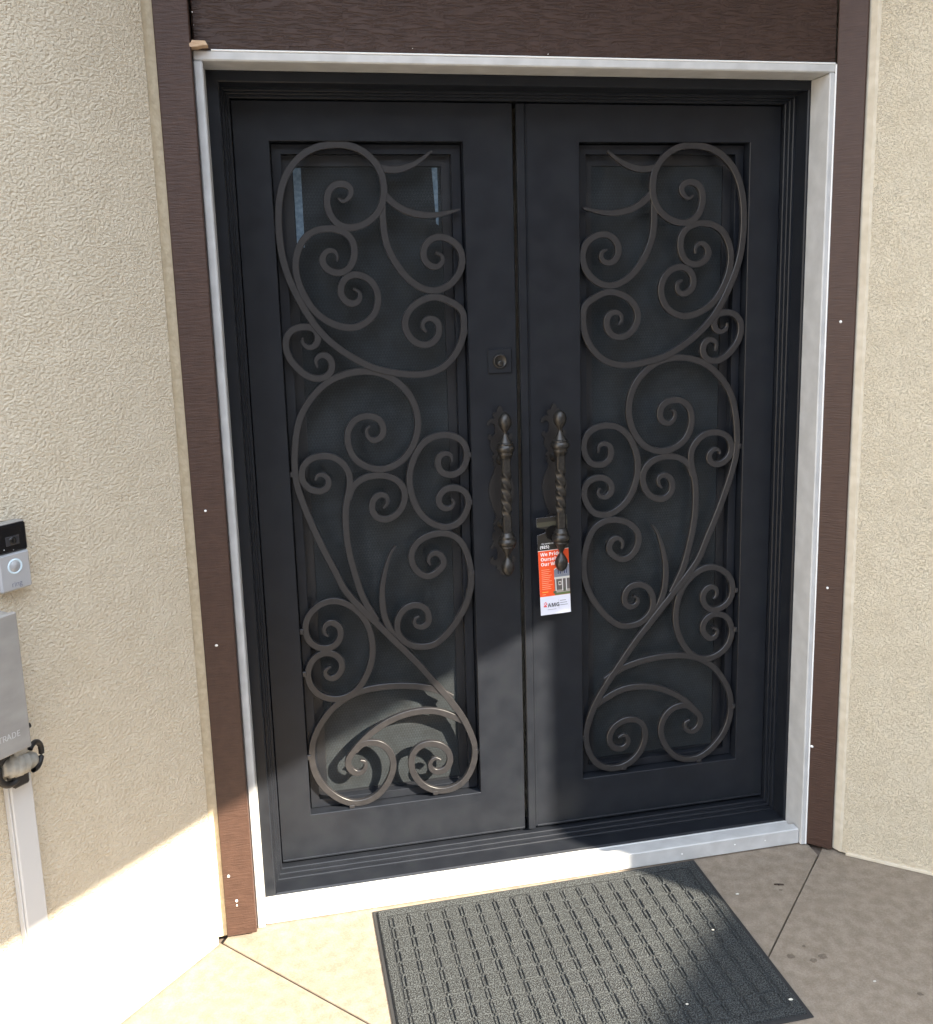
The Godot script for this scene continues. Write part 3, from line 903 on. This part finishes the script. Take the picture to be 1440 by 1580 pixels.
func deadbolt(d: Node3D, o: Vector3):
	var b := Node3D.new()
	b.name = "deadbolt"
	d.add_child(b, true)
	b.position = Vector3(-0.0715, 1.4215, 0) + o
	var st := new_st()
	bx(st, Vector3(-0.0325, -0.0325, 0.0002), Vector3(0.0325, 0.0325, 0.006), 0.0022)
	commit(st, "square_plate", M.iron, b)
	var face := Basis(Vector3.RIGHT, Vector3.BACK, Vector3.DOWN)
	st = new_st()
	lathe(st, [Vector2(0.0195, 0.0055), Vector2(0.0190, 0.0100), Vector2(0.0170, 0.0125), Vector2(0.0155, 0.0128), Vector2(0.0150, 0.0118), Vector2(0.0, 0.0118)], 32, Transform3D(face, Vector3.ZERO))
	commit(st, "cylinder_ring", M.handle, b)
	st = new_st()
	lathe(st, [Vector2(0.0075, 0.0115), Vector2(0.0072, 0.0150), Vector2(0.0066, 0.0156), Vector2(0.0, 0.0156)], 24, Transform3D(face, Vector3(0, -0.0055, 0)))
	commit(st, "key_plug", M.handle, b)
	st = new_st()
	bx(st, Vector3(-0.0011, -0.0100, 0.0150), Vector3(0.0011, -0.0015, 0.0159), 0.0002)
	commit(st, "keyhole", M.black, b)

# ---------------------------------------------------------------- paper hanger on the right pull
func text(s: String, size: float, m: Material, parent: Node3D, at: Vector3, called: String, bold := true, centred := false):
	var t := TextMesh.new()
	var f := SystemFont.new()
	f.font_names = PackedStringArray(["Droid Sans"])
	f.font_weight = 700 if bold else 400
	t.font = f
	t.text = s
	t.font_size = 32
	t.pixel_size = size / 32.0
	t.depth = 0.0003
	t.curve_step = 1.0
	t.horizontal_alignment = HORIZONTAL_ALIGNMENT_CENTER if centred else HORIZONTAL_ALIGNMENT_LEFT
	t.material = m
	var o := MeshInstance3D.new()
	o.name = called
	o.mesh = t
	o.position = at
	parent.add_child(o, true)

func door_hanger():
	var W := 0.086
	var H := 0.279
	var c := thing("door_hanger", "orange, black and white paper hanger hooked on the right pull handle", "flyer", Vector3(0.0655, 0.722, 0.0345))
	c.rotation = Vector3(deg_to_rad(2.0), 0, deg_to_rad(2.4))
	# printed face
	var im := Image.create(172, 558, false, Image.FORMAT_RGB8)
	im.fill(Color(0.15, 0.14, 0.12))
	im.fill_rect(Rect2i(0, 26, 172, 26), Color(0.27, 0.26, 0.21))
	im.fill_rect(Rect2i(0, 186, 172, 3), Color(0.95, 0.93, 0.92))
	im.fill_rect(Rect2i(0, 189, 172, 262), Color(0.93, 0.33, 0.13))
	# house picture at the lower right of the orange field
	for y in range(264, 450):
		for x in range(78, 172):
			var apex: float = 150.0
			var roof_y: float = 262.0 + absf(x - apex) * 0.55
			if y > roof_y and x > 84:
				var col := Color(0.55, 0.58, 0.62)
				if y < roof_y + 6:
					col = Color(0.86, 0.87, 0.88)
				elif y < 346:
					col = Color(0.46, 0.49, 0.55) if (y / 3) % 2 == 0 else Color(0.52, 0.55, 0.6)
				elif y < 358:
					col = Color(0.80, 0.80, 0.78)
				elif y < 420:
					col = Color(0.36, 0.34, 0.33)
				elif y < 436:
					col = Color(0.60, 0.58, 0.55)
				else:
					col = Color(0.36, 0.42, 0.25)
				im.set_pixel(x, y, col)
	for wr in [[104, 300, 9, 30], [116, 300, 9, 30], [140, 296, 8, 34], [151, 296, 8, 34]]:
		im.fill_rect(Rect2i(wr[0] - 1, wr[1] - 1, wr[2] + 2, wr[3] + 2), Color(0.85, 0.86, 0.9))
		im.fill_rect(Rect2i(wr[0], wr[1], wr[2], wr[3]), Color(0.22, 0.28, 0.42))
	im.fill_rect(Rect2i(108, 372, 16, 22), Color(0.85, 0.83, 0.8))
	im.fill_rect(Rect2i(111, 376, 10, 14), Color(0.25, 0.24, 0.24))
	for px in [90, 128, 150]:
		im.fill_rect(Rect2i(px, 358, 5, 68), Color(0.85, 0.85, 0.85))
	im.fill_rect(Rect2i(78, 424, 16, 16), Color(0.32, 0.36, 0.28))
	im.fill_rect(Rect2i(134, 412, 14, 20), Color(0.3, 0.32, 0.28))
	for k in 11:
		im.fill_rect(Rect2i(14, 296 + k * 11, [46, 52, 40, 58, 50, 44, 56, 38, 60, 48, 52][k], 2), Color(1.0, 0.78, 0.68))
	im.fill_rect(Rect2i(14, 424, 34, 3), Color(1.0, 0.82, 0.4))
	im.fill_rect(Rect2i(14, 438, 20, 2), Color(1.0, 0.82, 0.7))
	im.fill_rect(Rect2i(0, 451, 172, 107), Color(0.86, 0.87, 0.92))
	im.fill_rect(Rect2i(104, 474, 1, 56), Color(0.6, 0.6, 0.64))
	for k in 3:
		im.fill_rect(Rect2i(112, 482 + k * 13, [34, 40, 44][k], 3), Color(0.45, 0.45, 0.5))
	im.fill_rect(Rect2i(40, 528, 50, 2), Color(0.5, 0.5, 0.55))
	for q in [[20, 490, 7, 5], [26, 484, 8, 5], [33, 490, 5, 12], [24, 498, 6, 14], [19, 502, 4, 10], [31, 505, 5, 8]]:
		im.fill_rect(Rect2i(q[0], q[1], q[2], q[3]), Color(0.85, 0.16, 0.2))
	im.generate_mipmaps()
	var pm := StandardMaterial3D.new()
	pm.albedo_texture = ImageTexture.create_from_image(im)
	pm.roughness = 0.45
	var poly := PackedVector2Array([Vector2(-W / 2, 0), Vector2(W / 2, 0), Vector2(W / 2, H), Vector2(-W / 2, H), Vector2(-W / 2, H - 0.026)])
	var hc := Vector2(0.002, H - 0.046)
	for k in 21:
		var t := PI * 0.82 - TAU * 0.93 * k / 20.0
		poly.append(hc + Vector2(cos(t), sin(t)) * 0.0215)
	poly.append(Vector2(-W / 2, H - 0.049))
	var st := new_st()
	extrude(st, poly, -0.0003, 0.0003, Transform3D.IDENTITY, Rect2(-W / 2, 0, W, H))
	commit(st, "card", pm, c)
	var white := mat_plain(Color(0.97, 0.96, 0.96), 0.5)
	var dark := mat_plain(Color(0.10, 0.10, 0.13), 0.5)
	var z := 0.0006
	text("For service call", 0.0052, white, c, Vector3(-0.032, 0.2050, z), "lettering", false)
	text("(925)", 0.0112, white, c, Vector3(-0.037, 0.1955, z), "lettering")
	text("We Pride", 0.0135, white, c, Vector3(-0.037, 0.1745, z), "lettering")
	text("Ourselves", 0.0135, white, c, Vector3(-0.037, 0.1605, z), "lettering")
	text("Our Work", 0.0135, white, c, Vector3(-0.037, 0.1465, z), "lettering")
	text("AMG", 0.0150, dark, c, Vector3(-0.0225, 0.0270, z), "lettering")

# ---------------------------------------------------------------- doorbell, cabinet, duct on the left wall
func wall_fittings():
	var b := thing("doorbell", "silver and black video doorbell on the left stucco wall", "doorbell", Vector3.ZERO)
	b.transform = wall_tf(0.449, 1.066, 0.002)
	var st := new_st()
	bx(st, Vector3(-0.0320, 0.0, 0.0), Vector3(0.0320, 0.0735, 0.0275), 0.0035)
	commit(st, "faceplate", M.silver, b)
	st = new_st()
	bx(st, Vector3(-0.0316, 0.0738, 0.0), Vector3(0.0316, 0.1285, 0.0270), 0.003)
	commit(st, "camera_housing", M.gloss_black, b)
	st = new_st()
	bx(st, Vector3(-0.0310, 0.1287, 0.0), Vector3(0.0310, 0.1310, 0.0240), 0.001)
	commit(st, "top_cap", M.steel, b)
	var face := Basis(Vector3.RIGHT, Vector3.BACK, Vector3.DOWN)
	st = new_st()
	bx(st, Vector3(-0.013, 0.088, 0.0266), Vector3(0.015, 0.106, 0.0278), 0.0006)
	var win := commit(st, "camera_window", mat_plain(lin(0.03, 0.03, 0.033), 0.2), b)
	st = new_st()
	lathe(st, [Vector2(0.0075, 0.0276), Vector2(0.0070, 0.0288), Vector2(0.004, 0.0292), Vector2(0.0, 0.0292)], 20, Transform3D(face, Vector3(0.001, 0.097, 0)))
	commit(st, "lens", M.gloss_black, win)
	st = new_st()
	lathe(st, [Vector2(0.0150, 0.0274), Vector2(0.0146, 0.0284), Vector2(0.0118, 0.0284), Vector2(0.0112, 0.0276)], 32, Transform3D(face, Vector3(0.0, 0.047, 0)))
	commit(st, "button_ring", mat_plain(lin(0.62, 0.74, 0.80), 0.3), b)
	st = new_st()
	lathe(st, [Vector2(0.0110, 0.0275), Vector2(0.0106, 0.0280), Vector2(0.0, 0.0280)], 28, Transform3D(face, Vector3(0.0, 0.047, 0)))
	commit(st, "button", M.silver, b)
	text("ring", 0.0125, mat_plain(lin(0.20, 0.21, 0.25), 0.5), b, Vector3(0.0, 0.0125, 0.0278), "lettering", false, true)
	dab(b, Vector3(-0.0175, 0.083, 0.0270), 0.0012, M.caulk, "sensor")
	dab(b, Vector3(0.001, 0.079, 0.0270), 0.0015, M.steel, "sensor")
	# grey metal cabinet
	var x := thing("utility_cabinet", "grey metal cabinet with raised letters below the doorbell", "cabinet", Vector3.ZERO)
	x.transform = wall_tf(0.625, 0.785, 0.002)
	st = new_st()
	bx(st, Vector3(-0.13, 0.0, 0.0), Vector3(0.1285, 0.258, 0.078), 0.002)
	commit(st, "box_body", M.steel, x)
	st = new_st()
	bx(st, Vector3(-0.1315, -0.003, 0.0785), Vector3(0.130, 0.262, 0.090), 0.002)
	commit(st, "cover", M.steel, x)
	text("TRADE", 0.0150, mat_plain(lin(0.50, 0.49, 0.48), 0.45), x, Vector3(0.0665, 0.0330, 0.0902), "raised_lettering", false)
	st = new_st()
	lathe(st, [Vector2(0.0, 0.0), Vector2(0.011, 0.0), Vector2(0.011, 0.006), Vector2(0.005, 0.007), Vector2(0.005, 0.022), Vector2(0.0, 0.022)], 12, Transform3D(Basis(Vector3.UP, Vector3.RIGHT, Vector3.BACK), Vector3(0.1295, 0.022, 0.055)))
	commit(st, "hinge_knuckle", M.cable, x)
	# cable connector under the cabinet
	var k := thing("cable_connector", "round grey cable connector with black cable under the metal cabinet", "connector", Vector3.ZERO)
	k.transform = wall_tf(0.497, 0.735, 0.045)
	st = new_st()
	var side := Transform3D(Basis(Vector3(0.13, 0.99, 0), Vector3(0.99, -0.13, 0), Vector3.BACK), Vector3(0, 0, 0))
	lathe(st, [Vector2(0.0, -0.036), Vector2(0.013, -0.036), Vector2(0.016, -0.033), Vector2(0.0165, -0.024), Vector2(0.021, -0.0235), Vector2(0.022, -0.020), Vector2(0.022, 0.010), Vector2(0.021, 0.014), Vector2(0.017, 0.015), Vector2(0.0165, 0.026), Vector2(0.012, 0.034), Vector2(0.0, 0.034)], 22, side)
	commit(st, "barrel", M.fitting, k)
	st = new_st()
	lathe(st, [Vector2(0.0222, -0.012), Vector2(0.0235, -0.011), Vector2(0.0235, 0.001), Vector2(0.0222, 0.002)], 22, side)
	commit(st, "band", M.fitting, k)
	st = new_st()
	bx(st, Vector3(-0.012, 0.018, -0.014), Vector3(0.016, 0.047, 0.012), 0.004)
	commit(st, "neck", M.fitting, k)
	st = new_st()
	var loop := []
	for i in 23:
		var t := -2.0 + 4.2 * i / 22.0
		loop.append(Vector3(0.030 + cos(t) * 0.022, 0.004 + sin(t) * 0.026, 0.006 - 0.012 * cos(t)))
	tube(st, loop, 0.0055, 10)
	commit(st, "cable_loop", M.cable, k)
	st = new_st()
	loop = []
	for i in 17:
		var t := 1.6 + 3.6 * i / 16.0
		loop.append(Vector3(-0.020 + cos(t) * 0.024, -0.002 + sin(t) * 0.030, 0.002))
	tube(st, loop, 0.0065, 10)
	commit(st, "cable_loop", M.cable, k)
	st = new_st()
	bx(st, Vector3(-0.018, -0.045, -0.02), Vector3(0.016, -0.012, 0.006), 0.004)
	commit(st, "cable_clamp", M.cable, k)
	# white duct down to the floor
	var u := thing("wiring_duct", "white plastic wiring duct running down the stucco to the floor", "duct", Vector3.ZERO)
	u.transform = wall_tf(0.4825, 0.0, 0.001)
	st = new_st()
	bx(st, Vector3(-0.0225, 0.006, 0.0), Vector3(0.0225, 0.693, 0.020), 0.002)
	commit(st, "cover_strip", M.duct, u)
	st = new_st()
	bx(st, Vector3(-0.0262, 0.006, -0.0005), Vector3(-0.0228, 0.69, 0.014), 0.0008)
	commit(st, "side_flange", M.duct, u)

# ---------------------------------------------------------------- entrance mat
func mat():
	var W := 0.912
	var D := 0.600
	var t := thing("door_mat", "charcoal grey waffle-pattern entrance mat in front of the sill", "mat", Vector3(-0.0300, 0.0005, 0.4735))
	t.rotation.y = deg_to_rad(0.63)
	var st := new_st()
	bx(st, Vector3(-W / 2, 0.0, -D / 2), Vector3(W / 2, 0.0030, D / 2), 0.001)
	commit(st, "rubber_base", M.rubber, t)
	st = new_st()
	bx(st, Vector3(-W / 2 + 0.010, 0.0028, -D / 2 + 0.010), Vector3(W / 2 - 0.010, 0.0056, D / 2 - 0.010), 0.0012)
	commit(st, "pile", M.fibre_low, t)
	st = new_st()
	var b0 := 0.012
	var b1 := 0.033
	bx(st, Vector3(-W / 2 + b0, 0.005, -D / 2 + b0), Vector3(W / 2 - b0, 0.0088, -D / 2 + b1), 0.002)
	bx(st, Vector3(-W / 2 + b0, 0.005, D / 2 - b1), Vector3(W / 2 - b0, 0.0088, D / 2 - b0), 0.002)
	bx(st, Vector3(-W / 2 + b0, 0.005, -D / 2 + b1), Vector3(-W / 2 + b1, 0.0086, D / 2 - b1), 0.002)
	bx(st, Vector3(W / 2 - b1, 0.005, -D / 2 + b1), Vector3(W / 2 - b0, 0.0086, D / 2 - b1), 0.002)
	commit(st, "border", M.fibre, t)
	var nx := 18
	var nz := 12
	var x0 := -W / 2 + 0.041
	var z0 := -D / 2 + 0.041
	var px := (W - 0.082) / nx
	var pz := (D - 0.082) / nz
	var blocks := []
	for v in 4:
		st = new_st()
		var j := [0.0, 0.0009, -0.0008, 0.0005][v] as float
		bx(st, Vector3(-0.0172 + j, 0.0, -0.0184), Vector3(0.0172, 0.0040 + j, 0.0184 - j), 0.0016)
		st.generate_normals()
		var me := st.commit()
		me.surface_set_material(0, M.fibre)
		blocks.append(me)
	st = new_st()
	bx(st, Vector3(-0.0022, 0.0, -0.0190), Vector3(0.0022, 0.0034, 0.0190), 0.001)
	st.generate_normals()
	var rib := st.commit()
	rib.surface_set_material(0, M.fibre)
	for k in nz:
		for i in nx:
			var p := Vector3(x0 + px * (i + 0.5) + rng.randf_range(-0.0010, 0.0010), 0.0048, z0 + pz * (k + 0.5) + rng.randf_range(-0.0010, 0.0010))
			inst(blocks[rng.randi() % 4], "waffle_block", t, Transform3D(Basis(Vector3.UP, rng.randf_range(-0.02, 0.02)), p))
	var ribs := new_st()
	for i in nx + 1:
		for k in nz:
			var jx := rng.randf_range(-0.0012, 0.0012)
			bx(ribs, Vector3(x0 + px * i - 0.0028 + jx, 0.0048, z0 + pz * k + rng.randf_range(0.002, 0.006)), Vector3(x0 + px * i + 0.0028 + jx, 0.0080 + rng.randf_range(-0.0006, 0.0006), z0 + pz * (k + 1) - rng.randf_range(0.002, 0.006)), 0.001)
	var ro := commit(ribs, "ribs", M.fibre, t)
	ro.set_meta("kind", "stuff")
	var cross := new_st()
	for k in nz + 1:
		for i in nx:
			var jz := rng.randf_range(-0.0012, 0.0012)
			bx(cross, Vector3(x0 + px * i + 0.0012, 0.0048, z0 + pz * k - 0.0036 + jz), Vector3(x0 + px * (i + 1) - 0.0012, 0.0080 + rng.randf_range(-0.0007, 0.0006), z0 + pz * k + 0.0036 + jz), 0.0012)
	var co := commit(cross, "cross_ribs", M.fibre, t)
	co.set_meta("kind", "stuff")

func small_things():
	var tw := thing("twig", "small dark twig on the floor slab right of the mat", "twig", Vector3(0.596, 0.002, 0.326))
	var st := new_st()
	tube(st, [Vector3(-0.012, 0.001, -0.004), Vector3(-0.004, 0.003, 0.000), Vector3(0.004, 0.002, 0.001), Vector3(0.012, 0.001, 0.004)], 0.0016, 7)
	tube(st, [Vector3(-0.004, 0.002, 0.0), Vector3(-0.003, 0.003, 0.006)], 0.0012, 6)
	commit(st, "stem", M.twig, tw)
	var spots := [[0.402, 0.718, 0.0042, 0.0100, "largest white crumb near the front right corner of the mat"], [0.338, 0.461, 0.003, 0.0095, "white crumb on the right part of the mat, back of its group"], [0.17, 0.677, 0.003, 0.0095, "white crumb on the mat nearest the front edge of the picture"], [0.47, 0.335, 0.004, 0.0012, "pale crumb on the floor slab just right of the mat"], [0.625, 0.702, 0.003, 0.0012, "pale crumb on the right floor slab near the bottom of the picture"]]
	for q in spots:
		st = new_st()
		var r: float = q[2]
		lathe(st, [Vector2(0.0, -0.4 * r), Vector2(0.8 * r, -0.3 * r), Vector2(r, 0.1 * r), Vector2(0.5 * r, 0.45 * r), Vector2(0.0, 0.5 * r)], 6, Transform3D(Basis(Vector3(1.3, 0, 0.3), Vector3.UP, Vector3(-0.3, 0.1, 0.7)), Vector3.ZERO), false)
		var fl := commit(st, "crumb", M.flake)
		fl.position = Vector3(q[0], q[3] + 0.0005, q[1])
		tag(fl, q[4], "crumb", "crumbs on the mat and floor")
